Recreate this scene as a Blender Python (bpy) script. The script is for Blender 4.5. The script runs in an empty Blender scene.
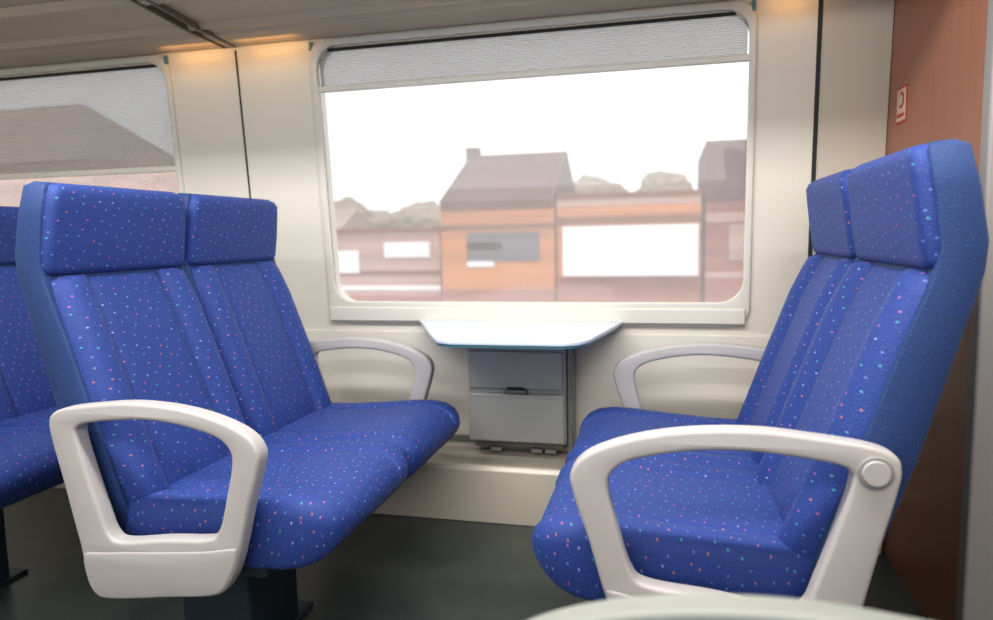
import bpy, math, random, bmesh
from mathutils import Matrix, Vector
random.seed(3)
scene=bpy.context.scene
COL=scene.collection
WT=math.tan(math.radians(4.5))
def YW(z): return 2.45-(z-.85)*WT

# ---------------------------------------------------------------- materials
def srgb(r,g,b):
    f=lambda c:(c/255/12.92) if c/255<=.04045 else ((c/255+.055)/1.055)**2.4
    return (f(r),f(g),f(b),1)
def new_mat(name):
    m=bpy.data.materials.new(name); m.use_nodes=True
    nt=m.node_tree; b=nt.nodes['Principled BSDF']; return m,nt,b
def N(nt,t,**kw):
    n=nt.nodes.new(t)
    for k,v in kw.items(): setattr(n,k,v)
    return n
def mat_plain(name,col,rough=.5,var=.06,scale=6,bump=0.0,bscale=200,metal=0,coat=0,stretch=None,spec=.5):
    m,nt,b=new_mat(name); L=nt.links
    tc=N(nt,'ShaderNodeTexCoord'); mp=N(nt,'ShaderNodeMapping')
    if stretch: mp.inputs['Scale'].default_value=stretch
    L.new(tc.outputs['Object'],mp.inputs['Vector'])
    no=N(nt,'ShaderNodeTexNoise'); no.inputs['Scale'].default_value=scale; no.inputs['Detail'].default_value=4
    L.new(mp.outputs[0],no.inputs['Vector'])
    mix=N(nt,'ShaderNodeMix',data_type='RGBA')
    mix.inputs[6].default_value=tuple(c*(1-var) for c in col[:3])+(1,)
    mix.inputs[7].default_value=tuple(min(1,c*(1+var)) for c in col[:3])+(1,)
    fac=no.outputs['Fac']
    if stretch:
        mr=N(nt,'ShaderNodeMapRange'); mr.inputs[1].default_value=.35; mr.inputs[2].default_value=.65
        L.new(fac,mr.inputs[0]); fac=mr.outputs[0]
    L.new(fac,mix.inputs[0]); L.new(mix.outputs[2],b.inputs['Base Color'])
    b.inputs['Roughness'].default_value=rough; b.inputs['Metallic'].default_value=metal
    b.inputs['Coat Weight'].default_value=coat; b.inputs['Specular IOR Level'].default_value=spec
    if bump:
        n2=N(nt,'ShaderNodeTexNoise'); n2.inputs['Scale'].default_value=bscale
        L.new(tc.outputs['Object'],n2.inputs['Vector'])
        bp=N(nt,'ShaderNodeBump'); bp.inputs['Strength'].default_value=bump; bp.inputs['Distance'].default_value=.002
        L.new(n2.outputs['Fac'],bp.inputs['Height']); L.new(bp.outputs[0],b.inputs['Normal'])
    return m
def mat_fabric(name,col,dots=True):
    m,nt,b=new_mat(name); L=nt.links
    uv=N(nt,'ShaderNodeUVMap')
    weave=N(nt,'ShaderNodeTexVoronoi',voronoi_dimensions='2D'); weave.inputs['Scale'].default_value=330
    L.new(uv.outputs[0],weave.inputs['Vector'])
    mix=N(nt,'ShaderNodeMix',data_type='RGBA')
    mix.inputs[6].default_value=tuple(c*.6 for c in col[:3])+(1,)
    mix.inputs[7].default_value=tuple(min(1,c*1.4) for c in col[:3])+(1,)
    L.new(weave.outputs['Distance'],mix.inputs[0])
    out=mix.outputs[2]
    if dots:
        mp=N(nt,'ShaderNodeMapping'); mp.inputs['Scale'].default_value=(26,42,1); mp.inputs['Rotation'].default_value=(0,0,.35)
        L.new(uv.outputs[0],mp.inputs['Vector'])
        v=N(nt,'ShaderNodeTexVoronoi',voronoi_dimensions='2D'); v.inputs['Scale'].default_value=1; v.inputs['Randomness'].default_value=.5
        L.new(mp.outputs[0],v.inputs['Vector'])
        lt=N(nt,'ShaderNodeMath',operation='LESS_THAN'); lt.inputs[1].default_value=.085
        L.new(v.outputs['Distance'],lt.inputs[0])
        sp=N(nt,'ShaderNodeSeparateColor'); L.new(v.outputs['Color'],sp.inputs[0])
        cr=N(nt,'ShaderNodeValToRGB'); cr.color_ramp.interpolation='CONSTANT'
        e=cr.color_ramp.elements
        e[0].position=0; e[0].color=srgb(105,135,200)
        e[1].position=.36; e[1].color=srgb(180,105,165)
        for p,c in((.55,srgb(80,165,170)),(.74,srgb(155,165,215)),(.88,srgb(190,120,120))):
            q=e.new(p); q.color=c
        L.new(sp.outputs[0],cr.inputs[0])
        mul=N(nt,'ShaderNodeMath',operation='MULTIPLY'); mul.inputs[1].default_value=.85
        L.new(lt.outputs[0],mul.inputs[0])
        m2=N(nt,'ShaderNodeMix',data_type='RGBA')
        L.new(mul.outputs[0],m2.inputs[0]); L.new(out,m2.inputs[6]); L.new(cr.outputs[0],m2.inputs[7])
        out=m2.outputs[2]
    L.new(out,b.inputs['Base Color'])
    b.inputs['Roughness'].default_value=.62; b.inputs['Specular IOR Level'].default_value=.45
    b.inputs['Sheen Weight'].default_value=.15; b.inputs['Sheen Roughness'].default_value=.4
    b.inputs['Sheen Tint'].default_value=srgb(170,190,240)
    bp=N(nt,'ShaderNodeBump'); bp.inputs['Strength'].default_value=.5; bp.inputs['Distance'].default_value=.0015
    L.new(weave.outputs['Distance'],bp.inputs['Height']); L.new(bp.outputs[0],b.inputs['Normal'])
    return m

M_FAB=mat_fabric('blue_dotted_fabric',srgb(50,74,146))
M_SHELL=mat_fabric('plain_blue_fabric',srgb(44,70,122),dots=False)
M_DARKBLUE=mat_plain('dark_blue_steel',srgb(44,58,70),.4)
M_ARM=mat_plain('light_grey_plastic',srgb(184,179,177),.42,.03,12,.08,400)
M_ARM2=mat_plain('mid_grey_plastic',srgb(150,147,146),.45,.03)  # mid grey of the post, pivot caps and rail catches
M_ARM3=mat_plain('shaded_grey_green_plastic',srgb(146,149,141),.4,.04,8)  # aisle armrest plastic with its shade put into a darker base colour
M_WALL=mat_plain('cream_wall_laminate',srgb(226,221,209),.42,.03,1.5,.05,300)
M_WALL2=mat_plain('beige_grey_laminate',srgb(204,196,182),.45,.03,1.5)
M_TRIM=mat_plain('pale_frame_plastic',srgb(220,217,208),.4,.03)
M_RUB=mat_plain('dark_rubber',srgb(48,50,50),.6,.1)
M_GREY=mat_plain('grey_metal',srgb(140,140,138),.4,.05,metal=.3)
M_BIN=mat_plain('bin_grey_metal',srgb(184,184,181),.38,.04,metal=.15)
M_CEIL=mat_plain('rack_taupe',srgb(196,184,164),.5,.04,2)
M_CEIL2=mat_plain('rack_dark_taupe',srgb(116,106,92),.5,.04,2)
M_TABLE=mat_plain('table_white_laminate',srgb(206,218,226),.2,.02,3,coat=.3)
M_TEAL=mat_plain('table_teal_edge',srgb(90,140,150),.3,.05)
M_FLOOR=mat_plain('dark_rubber_floor',srgb(72,79,77),.28,.35,9,.15,80)
M_HEAT=mat_plain('heater_cover_metal',srgb(210,202,188),.35,.05,2,metal=.1)
M_WHITE=mat_plain('white_label',srgb(215,190,170),.5,.02)
M_RED=mat_plain('red_label_print',srgb(190,70,52),.5,.02)
def mat_wood():
    m,nt,b=new_mat('brown_wood_laminate'); L=nt.links
    tc=N(nt,'ShaderNodeTexCoord'); mp=N(nt,'ShaderNodeMapping'); mp.inputs['Scale'].default_value=(8,14,.9)
    L.new(tc.outputs['Object'],mp.inputs[0])
    no=N(nt,'ShaderNodeTexNoise'); no.inputs['Scale'].default_value=3; no.inputs['Detail'].default_value=6; no.inputs['Distortion'].default_value=.6
    L.new(mp.outputs[0],no.inputs['Vector'])
    cr=N(nt,'ShaderNodeValToRGB'); e=cr.color_ramp.elements
    e[0].position=.3; e[0].color=srgb(158,106,84); e[1].position=.7; e[1].color=srgb(165,113,90)
    L.new(no.outputs['Fac'],cr.inputs[0]); L.new(cr.outputs[0],b.inputs['Base Color'])
    b.inputs['Roughness'].default_value=.35
    return m
M_WOOD=mat_wood()
def mat_glass():
    m=bpy.data.materials.new('hazed_window_glass'); m.use_nodes=True; nt=m.node_tree; nt.nodes.clear(); L=nt.links
    o=N(nt,'ShaderNodeOutputMaterial'); t=N(nt,'ShaderNodeBsdfTransparent'); g=N(nt,'ShaderNodeBsdfGlossy'); g.inputs['Roughness'].default_value=.02
    tr=N(nt,'ShaderNodeBsdfTranslucent'); tr.inputs['Color'].default_value=(.95,.95,.97,1)  # white haze mixed into the pane to pale the bright view outside
    no=N(nt,'ShaderNodeTexNoise'); no.inputs['Scale'].default_value=2
    tc=N(nt,'ShaderNodeTexCoord'); L.new(tc.outputs['Object'],no.inputs['Vector'])
    mr=N(nt,'ShaderNodeMapRange'); mr.inputs[3].default_value=.14; mr.inputs[4].default_value=.26
    L.new(no.outputs['Fac'],mr.inputs[0])
    m1=N(nt,'ShaderNodeMixShader'); L.new(mr.outputs[0],m1.inputs[0]); L.new(t.outputs[0],m1.inputs[1]); L.new(tr.outputs[0],m1.inputs[2])
    m2=N(nt,'ShaderNodeMixShader'); m2.inputs[0].default_value=.05; L.new(m1.outputs[0],m2.inputs[1]); L.new(g.outputs[0],m2.inputs[2])
    L.new(m2.outputs[0],o.inputs[0]); return m
M_GLASS=mat_glass()
def mat_blind():
    m=bpy.data.materials.new('grey_mesh_blind'); m.use_nodes=True; nt=m.node_tree; nt.nodes.clear(); L=nt.links
    o=N(nt,'ShaderNodeOutputMaterial'); t=N(nt,'ShaderNodeBsdfTransparent')
    d=N(nt,'ShaderNodeBsdfDiffuse'); d.inputs['Color'].default_value=srgb(140,139,138)
    tr=N(nt,'ShaderNodeBsdfTranslucent'); tr.inputs['Color'].default_value=srgb(172,170,170)
    a=N(nt,'ShaderNodeMixShader'); a.inputs[0].default_value=.4; L.new(d.outputs[0],a.inputs[1]); L.new(tr.outputs[0],a.inputs[2])
    tc=N(nt,'ShaderNodeTexCoord'); w=N(nt,'ShaderNodeTexWave',wave_type='BANDS',bands_direction='Z'); w.inputs['Scale'].default_value=40
    L.new(tc.outputs['Object'],w.inputs[0])
    mr=N(nt,'ShaderNodeMapRange'); mr.inputs[3].default_value=.40; mr.inputs[4].default_value=.60; L.new(w.outputs['Fac'],mr.inputs[0])
    b=N(nt,'ShaderNodeMixShader'); L.new(mr.outputs[0],b.inputs[0]); L.new(t.outputs[0],b.inputs[1]); L.new(a.outputs[0],b.inputs[2])
    L.new(b.outputs[0],o.inputs[0]); return m
M_BLIND=mat_blind()

# ---------------------------------------------------------------- helpers
def link(ob,parent=None):
    COL.objects.link(ob)
    if parent: ob.parent=parent
    return ob
def empty(name,loc,label,cat,group=None,kind=None):
    e=bpy.data.objects.new(name,None); e.location=loc; e.empty_display_size=.1; link(e)
    if label: e['label']=label
    if cat: e['category']=cat
    if group: e['group']=group
    if kind: e['kind']=kind
    return e
def tag(o,label=None,cat=None,group=None,kind=None):
    if label:o['label']=label
    if cat:o['category']=cat
    if group:o['group']=group
    if kind:o['kind']=kind
    return o
def mesh_obj(name,verts,faces,mat,parent=None,smooth=False,uvs=None):
    if parent is None: o=sum((Vector(v) for v in verts),Vector())/len(verts)
    else:
        o=Vector((0,0,0)); p=parent
        while p is not None: o+=Vector(p.location); p=p.parent
    me=bpy.data.meshes.new(name); me.from_pydata([tuple(Vector(v)-o) for v in verts],[],faces)
    if uvs:
        l=me.uv_layers.new(name='UVMap'); i=0
        for fu in uvs:
            for c in fu: l.data[i].uv=c; i+=1
    me.materials.append(mat)
    bm=bmesh.new(); bm.from_mesh(me); bmesh.ops.recalc_face_normals(bm,faces=bm.faces); bm.to_mesh(me); bm.free()
    if smooth:
        for p in me.polygons: p.use_smooth=True
    ob=bpy.data.objects.new(name,me)
    if parent is None: ob.location=o
    return link(ob,parent)
def bevel(ob,w=.004,seg=3):
    m=ob.modifiers.new('bevel','BEVEL'); m.width=w; m.segments=seg; m.limit_method='ANGLE'; m.angle_limit=.6
    for p in ob.data.polygons: p.use_smooth=True
    w2=ob.modifiers.new('wn','WEIGHTED_NORMAL'); w2.keep_sharp=True
    return ob
def box(name,x0,x1,y0,y1,z0,z1,mat,parent=None,bv=0.0):
    v=[(x,y,z) for x in(x0,x1) for y in(y0,y1) for z in(z0,z1)]
    f=[(0,1,3,2),(4,6,7,5),(0,4,5,1),(2,3,7,6),(0,2,6,4),(1,5,7,3)]
    o=mesh_obj(name,v,f,mat,parent)
    if bv: bevel(o,bv)
    return o
def catmull(pts,n=6,closed=True):
    P=[Vector(p) for p in pts]; out=[]; L=len(P)
    for i in range(L if closed else L-1):
        if closed: a,b,c,d=P[(i-1)%L],P[i],P[(i+1)%L],P[(i+2)%L]
        else: a,b,c,d=P[max(i-1,0)],P[i],P[i+1],P[min(i+2,L-1)]
        for k in range(n):
            t=k/n
            out.append(.5*((2*b)+(c-a)*t+(2*a-5*b+4*c-d)*t*t+(3*b-a-3*c+d)*t**3))
    return [tuple(p) for p in out]
def offset(pts,d):
    A=sum(pts[i][0]*pts[(i+1)%len(pts)][1]-pts[(i+1)%len(pts)][0]*pts[i][1] for i in range(len(pts)))
    s=1 if A>0 else -1; out=[]
    for i in range(len(pts)):
        a=Vector(pts[i-1]); b=Vector(pts[(i+1)%len(pts)]); t=(b-a).normalized()
        out.append((pts[i][0]+t.y*s*d,pts[i][1]-t.x*s*d))
    return out
def rrect(x0,x1,y0,y1,r,n=8):
    out=[]
    for cx,cy,a0 in((x1-r,y1-r,0),(x0+r,y1-r,90),(x0+r,y0+r,180),(x1-r,y0+r,270)):
        for k in range(n+1):
            a=math.radians(a0+90*k/n); out.append((cx+r*math.cos(a),cy+r*math.sin(a)))
    return out
def plate(name,loops,half,bev,mapf,mat,parent=None,smooth=True,res=2):
    cu=bpy.data.curves.new(name+'_c','CURVE'); cu.dimensions='2D'; cu.fill_mode='BOTH'
    cu.extrude=half; cu.bevel_depth=bev; cu.bevel_resolution=res
    for lp in loops:
        s=cu.splines.new('POLY'); s.points.add(len(lp)-1); s.use_cyclic_u=True
        for i,p in enumerate(lp): s.points[i].co=(p[0],p[1],0,1)
    tmp=bpy.data.objects.new('tmp',cu); COL.objects.link(tmp)
    dg=bpy.context.evaluated_depsgraph_get(); dg.update()
    me=bpy.data.meshes.new_from_object(tmp.evaluated_get(dg))
    vs=[mapf(*v.co) for v in me.vertices]; fs=[tuple(p.vertices) for p in me.polygons]
    bpy.data.objects.remove(tmp); bpy.data.curves.remove(cu); bpy.data.meshes.remove(me)
    ob=mesh_obj(name,vs,fs,mat,parent)
    bm=bmesh.new(); bm.from_mesh(ob.data); bmesh.ops.remove_doubles(bm,verts=bm.verts,dist=1e-5); bmesh.ops.recalc_face_normals(bm,faces=bm.faces); bm.to_mesh(ob.data); bm.free()
    if smooth:
        for p in ob.data.polygons: p.use_smooth=True
        ob.data.set_sharp_from_angle(angle=math.radians(42))
    return ob
def cyl(name,c,axis,r,h,mat,parent=None,n=32,r2=None,bv=.002):
    ax={'x':Vector((1,0,0)),'y':Vector((0,1,0)),'z':Vector((0,0,1))}[axis]
    u=Vector((0,0,1)) if axis!='z' else Vector((1,0,0)); w=ax.cross(u)
    vs=[];r2=r if r2 is None else r2
    for s,rr in((-.5,r),(.5,r2)):
        for k in range(n):
            a=2*math.pi*k/n; vs.append(Vector(c)+ax*h*s+u*math.cos(a)*rr+w*math.sin(a)*rr)
    fs=[tuple(range(n)),tuple(range(n,2*n))]+[(k,(k+1)%n,n+(k+1)%n,n+k) for k in range(n)]
    o=mesh_obj(name,vs,fs,mat,parent); bevel(o,bv,2); return o

def section(F,R,hw,yc,panel=.55,bol=.012,groove=.009,r=.03,rb=.015,skew=0):
    F=Vector((F[0],0,F[1])); R=Vector((R[0],0,R[1])); D=(R-F); T=D.length; d=D.normalized()
    ts=[-1,-.985,-.95,-.9,-.82,-.72,-.64,-.59,-.565,-.55,-.535,-.51,-.4,-.2,0]
    ts=ts+[-t for t in ts[-2::-1]]
    ts=[ (t/.55*panel if abs(t)<=.55 else math.copysign(1-(1-abs(t))*(1-panel)/.45,t)) for t in ts]
    pts=[]
    for t in ts:
        a=abs(t); off=0; t0=1-r/hw
        if a>t0: off+=r*(1-math.sqrt(max(0,1-((a-t0)/(1-t0))**2)))
        if a>panel: off-=bol*math.sin(math.pi*min(1,(a-panel)/(1-panel)))
        off+=groove*math.exp(-((a-panel)/.018)**2)
        off=min(off,T*.8)
        q=F+d*off; pts.append((q.x,yc+t*hw,q.z))
    for t in (1,.97,.9,.5,0,-.5,-.9,-.97,-1):
        a=abs(t); t0=1-rb/hw; off=0
        if a>t0: off=rb*(1-math.sqrt(max(0,1-((a-t0)/(1-t0))**2)))
        off=min(off,T*.15)
        q=R-d*off; pts.append((q.x,yc+t*hw*1.0,q.z))
    return pts
def loft(name,rings,mat,parent,mapf):
    n=len(rings[0]); vs=[];fs=[];uv=[]
    for r in rings: vs+= [mapf(*p) for p in r]
    V=0;vv=[0]
    for i in range(1,len(rings)):
        V+=(Vector(rings[i][14])-Vector(rings[i-1][14])).length; vv.append(V)
    rid=max(range(len(rings)),key=lambda i:(Vector(rings[i][0])-Vector(rings[i][28])).length)
    U=[0]; yo=rings[0][14][1]*3.7
    for k in range(1,n+1): U.append(U[-1]+(Vector(rings[rid][k%n])-Vector(rings[rid][k-1])).length)
    for i in range(len(rings)-1):
        for k in range(n):
            k2=(k+1)%n
            fs.append((i*n+k,i*n+k2,(i+1)*n+k2,(i+1)*n+k))
            uv.append([(U[k]+yo,vv[i]),(U[k+1]+yo,vv[i]),(U[k+1]+yo,vv[i+1]),(U[k]+yo,vv[i+1])])
    for i in (0,len(rings)-1):
        fs.append(tuple(i*n+k for k in range(n)))
        uv.append([(rings[i][k][1],vv[i]+rings[i][k][0]) for k in range(n)])
    return mesh_obj(name,vs,fs,mat,parent,True,uv)

ARM_OUT=[(.112,.612),(.122,.64),(.16,.657),(.24,.668),(.34,.676),(.45,.670),(.55,.650),(.625,.618),(.655,.578),(.648,.53),(.622,.45),(.592,.345),(.565,.285),(.525,.25),(.40,.232),(.25,.213),(.205,.222),(.182,.26),(.172,.33),(.160,.385),(.137,.49),(.118,.57)]
ARM_IN=[(.192,.585),(.20,.612),(.26,.624),(.36,.632),(.45,.626),(.54,.606),(.575,.582),(.582,.55),(.565,.48),(.542,.405),(.51,.382),(.40,.372),(.29,.358),(.258,.372),(.240,.42),(.215,.50)]
ARM_BASE=[(.182,.325),(.25,.338),(.40,.352),(.50,.362),(.585,.375),(.592,.35),(.565,.29),(.525,.252),(.40,.234),(.25,.215),(.206,.224),(.184,.262)]
BO=.008
A_OUT=offset(catmull(ARM_OUT,6),-BO-.006)
A_IN=offset(catmull(ARM_IN,6),BO+.001)
A_BASE=offset(catmull(ARM_BASE,5),-.0125)

def bench(X0,sgn,label,ya=1.25,w=.475,armoff=0.0,armz=0.0,armsc=(1,1),cap=True,wallarm=True,wall_side=1,woff=0,wsc=(1,1),amat=None):
    amat=amat or M_ARM
    def mp(u,v,z): return (X0+sgn*u, ya+wall_side*v, z)
    e=empty('double_train_seat',(X0+sgn*.38,ya+wall_side*w,0),label,'seat','double train seats')
    for i in range(2):
        yc=w*(i+.5)
        st=[((.235,.43),(.215,.43),.19),((.262,.415),(.175,.405),.215),((.262,.43),(.16,.415),.222),((.235,.50),(.13,.49),.227),((.200,.60),(.10,.585),.229),((.160,.71),(.07,.69),.229),((.120,.82),(.045,.80),.228),((.088,.89),(.028,.88),.226),((.073,.918),(.024,.912),.224),((.058,.928),(.03,.928),.21)]
        rings=[section(F,R,hw,yc,panel=.56-.05*k/9,bol=.024,groove=.015,r=.03) for k,(F,R,hw) in enumerate(st)]
        loft('backrest',rings,M_FAB,e,mp)
        st=[((.066,.930),(.03,.930),.205),((.076,.934),(.022,.932),.225),((.080,.947),(.02,.947),.228),((.090,1.01),(.018,1.01),.227),((.099,1.08),(.028,1.085),.222),((.103,1.11),(.034,1.112),.218),((.098,1.125),(.042,1.129),.208),((.085,1.134),(.055,1.135),.190)]
        rings=[section(F,R,hw,yc,panel=.8,bol=.0,groove=0,r=.018) for F,R,hw in st]
        loft('headrest',rings,M_FAB,e,mp)
        st=[((.24,.36),(.18,.36),.20),((.25,.365),(.160,.355),.226),((.230,.44),(.138,.43),.235),((.172,.62),(.080,.605),.2365),((.113,.80),(.030,.79),.2365),((.070,.915),(-.006,.925),.2355),((.060,.965),(-.010,.975),.235),((.072,1.06),(.004,1.065),.231),((.080,1.122),(.018,1.129),.223),((.07,1.136),(.034,1.139),.207)]
        rings=[section(F,R,hw,yc,panel=.8,bol=0,groove=0,r=.005,rb=.012) for F,R,hw in st]
        loft('back_shell',rings,M_SHELL,e,mp)
        st=[((.19,.40),(.19,.35),.19),((.20,.425),(.20,.325),.222),((.24,.430),(.24,.315),.230),((.35,.432),(.34,.306),.233),((.48,.442),(.46,.302),.234),((.58,.452),(.55,.300),.234),((.645,.454),(.610,.302),.233),((.688,.448),(.652,.308),.229),((.717,.434),(.684,.320),.222),((.734,.414),(.708,.338),.210),((.742,.392),(.727,.360),.195)]
        rings=[section(F,R,hw,yc,panel=.62,bol=.008,groove=.005,r=.032,rb=.02) for k,(F,R,hw) in enumerate(st)]
        loft('seat_cushion',rings,M_FAB,e,mp)
    def bx(name,u0,u1,v0,v1,z0,z1,mat,bv):
        a=mp(u0,v0,z0); b=mp(u1,v1,z1)
        return box(name,min(a[0],b[0]),max(a[0],b[0]),min(a[1],b[1]),max(a[1],b[1]),z0,z1,mat,e,bv)
    bx('seat_frame',.22,.56,.03,2*w-.03,.27,.31,M_DARKBLUE,.008)
    bx('pedestal',.25,.44,.14,.36,.0,.275,M_DARKBLUE,.012)
    bx('pedestal_foot',.23,.46,.12,.40,.0,.012,M_DARKBLUE,.004)
    for side,v in ((0,-.033),(1,2*w+.033)):
        if side==1 and not wallarm: continue
        off,sc,az=(armoff,armsc,armz) if side==0 else (woff,wsc,-.014)
        f=lambda a,b,c,v=v,off=off,sc=sc,az=az: mp(.13+(a-.13)*sc[0]+off,v+c,.66+(b-.66)*sc[1]+az)
        arm=plate('armrest',[A_OUT,A_IN],.012,BO,f,amat,e,res=3)
        plate('armrest_base',[A_BASE],.016,.006,f,amat,arm)
        if cap and side==0:
            cyl('pivot_cap',mp(.158+off,v-.021,.610+armz),'y',.027,.008,M_ARM2,arm)
            cyl('pivot_cap_face',mp(.158+off,v-.025,.610+armz),'y',.021,.010,amat,arm)
    return e

# ---------------------------------------------------------------- shell
XL,XR=-3.6,.65
W1=(-1.243,.252,.752,1.692); W2=(-3.36,-1.862,.752,1.692)
w=plate('wall_back',[[(XL,.64),(1.1,.64),(1.1,2.1),(XL,2.1)],rrect(*W1,.085),rrect(*W2,.085)],.03,0,lambda a,b,c:(a,YW(b)+.03+c,b),M_WALL,smooth=False)
tag(w,kind='structure')
w=box('wall_lower',XL,1.1,2.458,2.52,0,.645,M_WALL); tag(w,kind='structure')
f=box('floor',XL,1.6,-1.6,2.6,-.05,0,M_FLOOR); tag(f,kind='structure')
c=box('ceiling',XL,1.6,-1.2,2.5,2.10,2.15,M_CEIL); tag(c,kind='structure')
c=box('wall_left',XL-.05,XL,-1.2,2.5,0,2.1,M_WALL); tag(c,kind='structure')
c=box('wall_front',XL,1.6,-1.65,-1.6,0,.8,M_WALL); tag(c,kind='structure')
p=box('wall_partition',XR,XR+.04,1.70,2.46,0,2.1,M_WOOD); tag(p,kind='structure')
p=box('trim_1',XR-.015,XR+.30,1.655,1.70,0,2.1,M_ARM2,bv=.008); tag(p,kind='structure')
p=box('wall_end',XR+.30,XR+.34,-1.6,1.7,0,2.1,M_WALL2); tag(p,kind='structure')
for i,(x,wd) in enumerate(((-1.562,.006),(.447,.013))):
    v=[]
    for z in(.645,1.70):
        for xx in(x-wd/2,x+wd/2):
            for dy in(-.003,.01): v.append((xx,YW(z)+dy,z))
    o=mesh_obj('trim_%d'%(i+2),v,[(0,1,3,2),(4,6,7,5),(0,4,5,1),(2,3,7,6),(0,2,6,4),(1,5,7,3)],M_RUB); tag(o,kind='structure')
o=plate('wall_panel',[[(.457,.645),(.648,.645),(.648,1.70),(.457,1.70)]],.002,0,lambda a,b,c:(a,YW(b)-.003+c,b),M_WALL2,smooth=False); tag(o,kind='structure')

def window(n,W):
    x0,x1,z0,z1=W
    e=empty('window_%d'%n,((x0+x1)/2,2.45,z0),None,None,kind='structure')
    plate('window_frame',[rrect(x0-.016,x1+.010,z0-.072,z1+.010,.06),rrect(x0+.004,x1-.004,z0+.004,z1-.004,.082)],.004,.004,lambda a,b,c:(a,YW(b)-.005+c,b),M_TRIM,e)
    plate('window_gasket',[rrect(x0-.001,x1+.001,z0-.001,z1+.001,.085),rrect(x0+.006,x1-.006,z0+.006,z1-.006,.08)],.008,.001,lambda a,b,c:(a,YW(b)-.003+c,b),M_RUB,e)
    plate('window_glass',[rrect(x0+.002,x1-.002,z0+.002,z1-.002,.083)],.002,0,lambda a,b,c:(a,YW(b)+.022+c,b),M_GLASS,e,smooth=False)
    box('window_sill',x0-.014,x1,2.437,2.475,z0-.066,z0-.012,M_TRIM,e,.006)
    return e
window(1,W1); window(2,W2)
def blind(W,zb,label):
    x0,x1,z0,z1=W
    e=empty('roller_blind',((x0+x1)/2,2.4,z1),label,'blind')
    plate('blind_fabric',[[(x0+.012,zb),(x1-.012,zb),(x1-.012,z1-.05),(x1-.06,z1-.010),(x0+.06,z1-.010),(x0+.012,z1-.05)]],.0008,0,lambda a,b,c:(a,YW(b)+.008+c,b),M_BLIND,e,smooth=False)
    y=YW(zb)-.004
    box('blind_bottom_bar',x0-.010,x1+.002,y-.008,y+.008,zb-.012,zb+.010,M_TRIM,e,.005)
    box('blind_top_rail',x0+.05,x1-.05,YW(z1)-.001,YW(z1)+.010,z1-.024,z1-.014,M_RUB,e,.002)
    for xx in(x0-.010,x1+.002):
        box('guide_clip',xx-.006,xx+.006,YW(z1)-.012,YW(z1)+.004,z1-.02,z1+.012,M_TEAL,e,.002)
    return e
blind(W1,1.538,'grey mesh roller blind raised near the top of the wide window')
blind(W2,1.285,'grey mesh roller blind half drawn over the neighbouring window')

hc=empty('heater_cover',(-1.4,2.36,0),'long beige metal heater cover running along the wall foot','heater')
v=[];prof=[(2.457,.0),(2.275,.0),(2.270,.190),(2.282,.205),(2.457,.215)]
for x in(XL+.01,XR-.005): v+=[(x,y,z) for y,z in prof]
n=len(prof); fs=[(k,(k+1)%n,n+(k+1)%n,n+k) for k in range(n)]+[tuple(range(n)),tuple(range(n,2*n))]
bevel(mesh_obj('cover_body',v,fs,M_HEAT,hc),.004)
box('cover_strip',XL+.02,XR-.01,2.447,2.457,.235,.258,M_GREY,hc,.003)

# luggage rack
rk=empty('luggage_rack',(-1.4,2.0,1.72),'taupe luggage rack with panelled underside above the windows','luggage rack')
prof=[(2.376,1.712),(2.25,1.718),(2.235,1.726),(2.18,1.726),(2.17,1.716),(2.155,1.735),(1.98,1.748),(1.965,1.738),(1.93,1.738),(1.92,1.765),(1.45,1.79),(1.43,1.84),(2.366,1.84)]
v=[]
for x in(XL+.01,XR-.005): v+=[(x,y,z) for y,z in prof]
n=len(prof); fs=[(k,(k+1)%n,n+(k+1)%n,n+k) for k in range(n)]+[tuple(range(n)),tuple(range(n,2*n))]
mesh_obj('rack_body',v,fs,M_CEIL,rk)
for x in(-1.60,-1.555,.43,-3.0):
    v=[]; pr=[(2.372,1.708),(2.17,1.713),(1.93,1.734),(1.45,1.775)]
    for dx in(-.004,.004): v+=[(x+dx,y,z) for y,z in pr]+[(x+dx,y,z+.03) for y,z in pr]
    fs=[]
    for k in range(3): fs+=[(k,k+1,8+k+1,8+k),(k,k+1,4+k+1,4+k),(8+k,8+k+1,12+k+1,12+k)]
    mesh_obj('rack_rib',v,fs,M_CEIL2,rk)

# table with bin
tb=empty('folding_table',(-.51,2.45,.68),'small pale blue wall table with tapered wings over a waste bin','table')
T=[(-.885,2.446),(-.875,2.40),(-.70,2.03),(-.665,1.965),(-.62,1.945),(-.29,1.945),(-.245,1.965),(-.222,2.02),(-.16,2.40),(-.152,2.446)]
plate('table_top',[T],.003,.003,lambda a,b,c:(a,b,.688+c),M_TABLE,tb,res=2)
plate('table_edge',[[(x+(.51+x)*-.012,y+.004) for x,y in T]],.003,.002,lambda a,b,c:(a,b,.679+c),M_TEAL,tb)
box('table_support',-.64,-.28,2.10,2.446,.658,.672,M_GREY,tb,.004)
bn=empty('waste_bin',(-.51,2.44,.26),'grey metal wall bin with a hinged lid beneath the table','bin')
box('bin_body',-.685,-.335,2.345,2.446,.272,.652,M_BIN,bn,.006)
box('bin_side_rail',-.332,-.315,2.35,2.446,.265,.652,M_GREY,bn,.003)
box('bin_upper_panel',-.680,-.345,2.334,2.348,.465,.60,M_BIN,bn,.006)
box('bin_lid',-.680,-.340,2.326,2.346,.278,.452,M_BIN,bn,.008)
box('bin_handle',-.55,-.47,2.318,2.334,.452,.466,M_GREY,bn,.003)
box('bin_slot',-.54,-.48,2.331,2.345,.466,.474,M_RUB,bn,.001)
box('bin_foot_rail',-.68,-.35,2.40,2.444,.236,.256,M_GREY,bn,.004)
for x in(-.60,-.45,-.40): box('rail_catch',x-.02,x+.02,2.39,2.42,.224,.240,M_ARM2,bn,.003)

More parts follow.
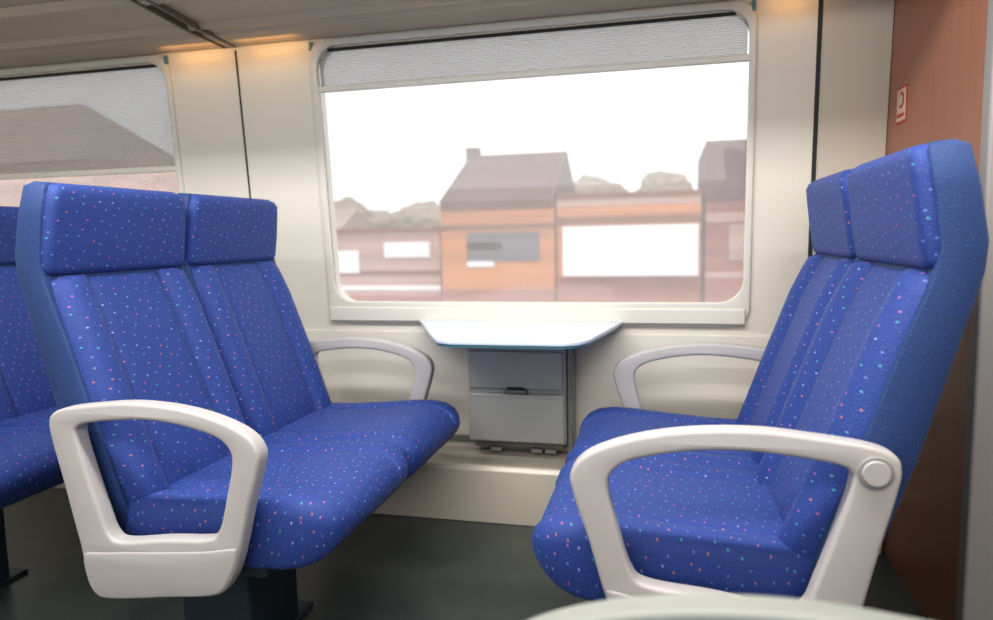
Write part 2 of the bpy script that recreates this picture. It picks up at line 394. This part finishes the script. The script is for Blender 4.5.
sg=empty('safety_sticker',(XR,2.276,1.348),'small red and white pictogram sticker on the brown partition','sign')
fp=lambda a,b,c:(XR-.0007-c,2.276+a,1.348+b)
plate('sticker_sheet',[rrect(-.045,.045,-.052,.052,.008)],.0006,0,fp,M_RED,sg,smooth=False)
fp2=lambda a,b,c:(XR-.0022-c,2.276+a,1.348+b)
plate('sticker_field',[rrect(-.038,.038,-.045,.045,.005),[(.024*math.cos(k*.3),.014+.024*math.sin(k*.3)) for k in range(21)]],.0005,0,fp2,M_WHITE,sg,smooth=False)
fp3=lambda a,b,c:(XR-.0036-c,2.276+a,1.348+b)
plate('sticker_pictogram',[[(.016*math.cos(k*.3),.014+.016*math.sin(k*.3)) for k in range(21)]],.0005,0,fp3,M_WHITE,sg,smooth=False)
plate('sticker_bar',[[(-.028,-.034),(.028,-.034),(.028,-.024),(-.028,-.024)]],.0005,0,fp3,M_RED,sg,smooth=False)

# ---------------------------------------------------------------- seats
bench(-1.398,1,'blue dotted double seat facing the table with grey armrests',armoff=-.012,armsc=(.95,.97),cap=False,woff=.0,wsc=(.95,1))
bench(.483,-1,'blue dotted double seat backing onto the brown partition')
bench(-2.36,1,'blue dotted double seat in the row behind the facing group',cap=False)
bench(.47,-1,'blue dotted double seat across the aisle with grey armrest coloured as shaded',ya=.62,wall_side=-1,armoff=.01,armz=-.012,armsc=(.97,1),wallarm=False,amat=M_ARM3)

# ---------------------------------------------------------------- outside
def streak(name,col,var=.2):
    return mat_plain(name,col,.9,var,1.0,stretch=(.06,.5,2.6),spec=.1)
M_OR=streak('orange_render',srgb(206,134,84),.2); M_BR=streak('red_brick',srgb(158,92,78),.22)
M_RF=streak('brown_roof_tiles',srgb(98,70,66),.2); M_RF2=streak('grey_roof_tiles',srgb(164,144,132),.15)
M_PK=streak('pale_pink_render',srgb(190,154,142),.22); M_WH=streak('white_render',srgb(246,246,248),.03)
M_WN=streak('window_dark',srgb(112,104,112),.2); M_TR=streak('hazy_foliage',srgb(146,134,118),.2); M_GR=streak('grass',srgb(130,124,106),.3)
M_BN=streak('brown_band',srgb(134,82,64),.2); M_BE=streak('beige_tile_roof',srgb(172,150,136),.15)
def house(label,x0,x1,y0,zb,ze,zr,mw,mr,wins=(),base=None,chim=None,depth=7,white=None,flat=False,bands=(),hip=0):
    e=empty('house',((x0+x1)/2,y0+depth/2,zb),label,'house','houses beside the line')
    box('house_wall',x0,x1,y0,y0+depth,zb,ze,mw,e)
    ym=y0+depth/2
    if flat: box('house_roof',x0-.02,x1+.02,y0-.1,y0+depth,ze,zr,mr,e)
    else:
        h2=hip if hip>1 else 0
        v=[(x0,y0-.3,ze-.1),(x1,y0-.3,ze-.1),(x1-h2,ym,zr),(x0+hip,ym,zr),(x1,y0+depth+.3,ze-.1),(x0,y0+depth+.3,ze-.1)]
        mesh_obj('house_roof',v,[(0,1,2,3),(3,2,4,5),(0,3,5),(1,4,2),(0,5,4,1)],mr,e)
    for a,b,c,d,m in wins: box('house_window',a,b,y0-.06,y0+.02,c,d,m,e)
    for a,b,m in bands: box('wall_band',x0,x1,y0-.04,y0+.02,a,b,m,e)
    if base: box('house_plinth',x0,x1,y0-.1,y0+.01,zb,base,M_BR,e)
    if white: box('garage_wall',white[0],white[1],y0-.4,y0-.02,white[2],white[3],M_WH,e)
    if chim: box('chimney',chim,chim+.5,ym-.3,ym+.3,zr-.5,zr+.3,M_RF,e)
    return e
g=box('ground',-60,40,3.2,80,-3.1,-3.0,M_GR); tag(g,label='flat grassy ground beyond the railway line',cat='ground',kind='stuff')
house('orange rendered house with a brown tiled roof and chimney',-8.2,-3.95,25,-3,2.3,4.3,M_OR,M_RF,[(-7.2,-4.5,.05,1.1,M_WN),(-7.2,-5.9,.45,.75,M_WH),(-7.2,-6.2,-.15,.05,M_WH)],base=-1.0,chim=-8.1,bands=[(1.2,1.4,M_BN),(1.9,2.25,M_BN)],hip=.2)
house('long orange building with flat roof and white garage wall',-3.85,1.1,25,-3,2.25,2.4,M_OR,M_BN,[],base=-.55,white=(-3.6,1.0,-.5,1.25),bands=[(1.3,1.6,M_BN),(1.95,2.2,M_PK)],flat=True)
house('red brick house with a flat brown top storey',1.25,7,25,-3,2.0,4.0,M_BR,M_RF,[(2.0,3.0,0,1.2,M_PK)],flat=True,bands=[(1.3,1.6,M_PK),(-.6,-.4,M_PK)])
house('pale pink rendered terrace with white windows',-13.6,-8.6,26,-3,1.2,1.35,M_PK,M_BN,[(-10.9,-9.0,.2,.8,M_WH),(-13,-12,-.4,.5,M_WH)],base=-1.3,flat=True,bands=[(-.5,-.3,M_BN),(-1.1,-.9,M_WH)])
house('tall house with a brown tiled roof beside the line',-38,-23.5,25,-3,4.6,7.6,M_PK,M_BE,hip=3.5)
house('low brick house with grey roof',-22,-14.5,28,-3,.6,2.4,M_BR,M_RF2)
def crown(i,x,y,z,rx,rz):
    e=empty('tree',(x,y,-3),'hazy round leafy tree behind the houses','tree','trees behind the houses')
    bm=bmesh.new(); bmesh.ops.create_icosphere(bm,subdivisions=5,radius=1)
    for vv in bm.verts:
        q=vv.co.copy(); k=1+.09*math.sin(q.x*5+i)*math.cos(q.y*4.7)+.07*math.sin(q.z*6.1+i*2)+.05*math.sin(q.x*13+i*3)*math.sin(q.z*11)+random.uniform(-.015,.015)
        vv.co=Vector((q.x*rx,q.y*rz,q.z*rz))*k+Vector((0,0,z+3))
    me=bpy.data.meshes.new('crown'); bm.to_mesh(me); bm.free(); me.materials.append(M_TR)
    for p in me.polygons: p.use_smooth=True
    link(bpy.data.objects.new('crown',me),e)
    cyl('trunk',(x,y,(z-3)/2-.2),'z',.25,max(.4,z+2.6),M_RF,e,12,.2,bv=.01)
for i,a in enumerate([(-17.2,48,1.6,2.6,1.9),(-23.2,48,1.8,2.6,1.9),(-29.2,48,1.5,2.6,1.9),(-4.9,48,3.2,2.1,1.7),(-.3,48,3.4,1.9,1.5),(-27,60,1,3.5,2.6)]):
    crown(i,*a)

# ---------------------------------------------------------------- lights
wd=bpy.data.worlds.new('World'); scene.world=wd; wd.use_nodes=True
bg=wd.node_tree.nodes['Background']; bg.inputs[0].default_value=(.98,.99,1,1); bg.inputs[1].default_value=1.45
def area(name,loc,rot,sx,sy,e,col=(1,1,1)):
    l=bpy.data.lights.new(name,'AREA'); l.shape='RECTANGLE'; l.size=sx; l.size_y=sy; l.energy=e; l.color=col
    o=bpy.data.objects.new(name,l); o.location=loc; o.rotation_euler=rot; link(o); return o
area('aisle_ceiling_light',(-.6,.95,2.06),(math.radians(12),0,0),3.0,.12,44,(1,.98,.95))
area('aisle_ceiling_light',(-.6,-.3,2.06),(math.radians(35),0,0),3.0,.12,24,(1,.98,.95))
for x,ln in((-1.71,.24),(-1.40,.24),(.36,.12),(-3.1,.3)):
    area('warm_reading_light',(x,2.30,1.700),(math.radians(70),0,0),ln,.02,.10 if x<0 else .05,(1,.5,.12))
sun=bpy.data.lights.new('sun','SUN'); sun.energy=.8; sun.angle=.5; so=bpy.data.objects.new('sun',sun); so.rotation_euler=(math.radians(35),0,math.radians(-15)); link(so)

# ---------------------------------------------------------------- camera
cam=bpy.data.cameras.new('camera'); cam.lens=700/993*36; cam.sensor_width=36; cam.clip_start=.02; cam.clip_end=500
cam.dof.use_dof=True; cam.dof.focus_distance=1.7; cam.dof.aperture_fstop=2.4
co=bpy.data.objects.new('camera',cam); link(co)
R=Matrix.Rotation(math.radians(13.8),3,'Z')@Matrix.Rotation(math.radians(90-6.1),3,'X')@Matrix.Rotation(math.radians(-1.15),3,'Z')
co.matrix_world=Matrix.Translation((0,0,1.0))@R.to_4x4()
scene.camera=co
scene.view_settings.view_transform='Standard'
try: scene.view_settings.look='Medium High Contrast'
except Exception: pass
scene.view_settings.exposure=0.0
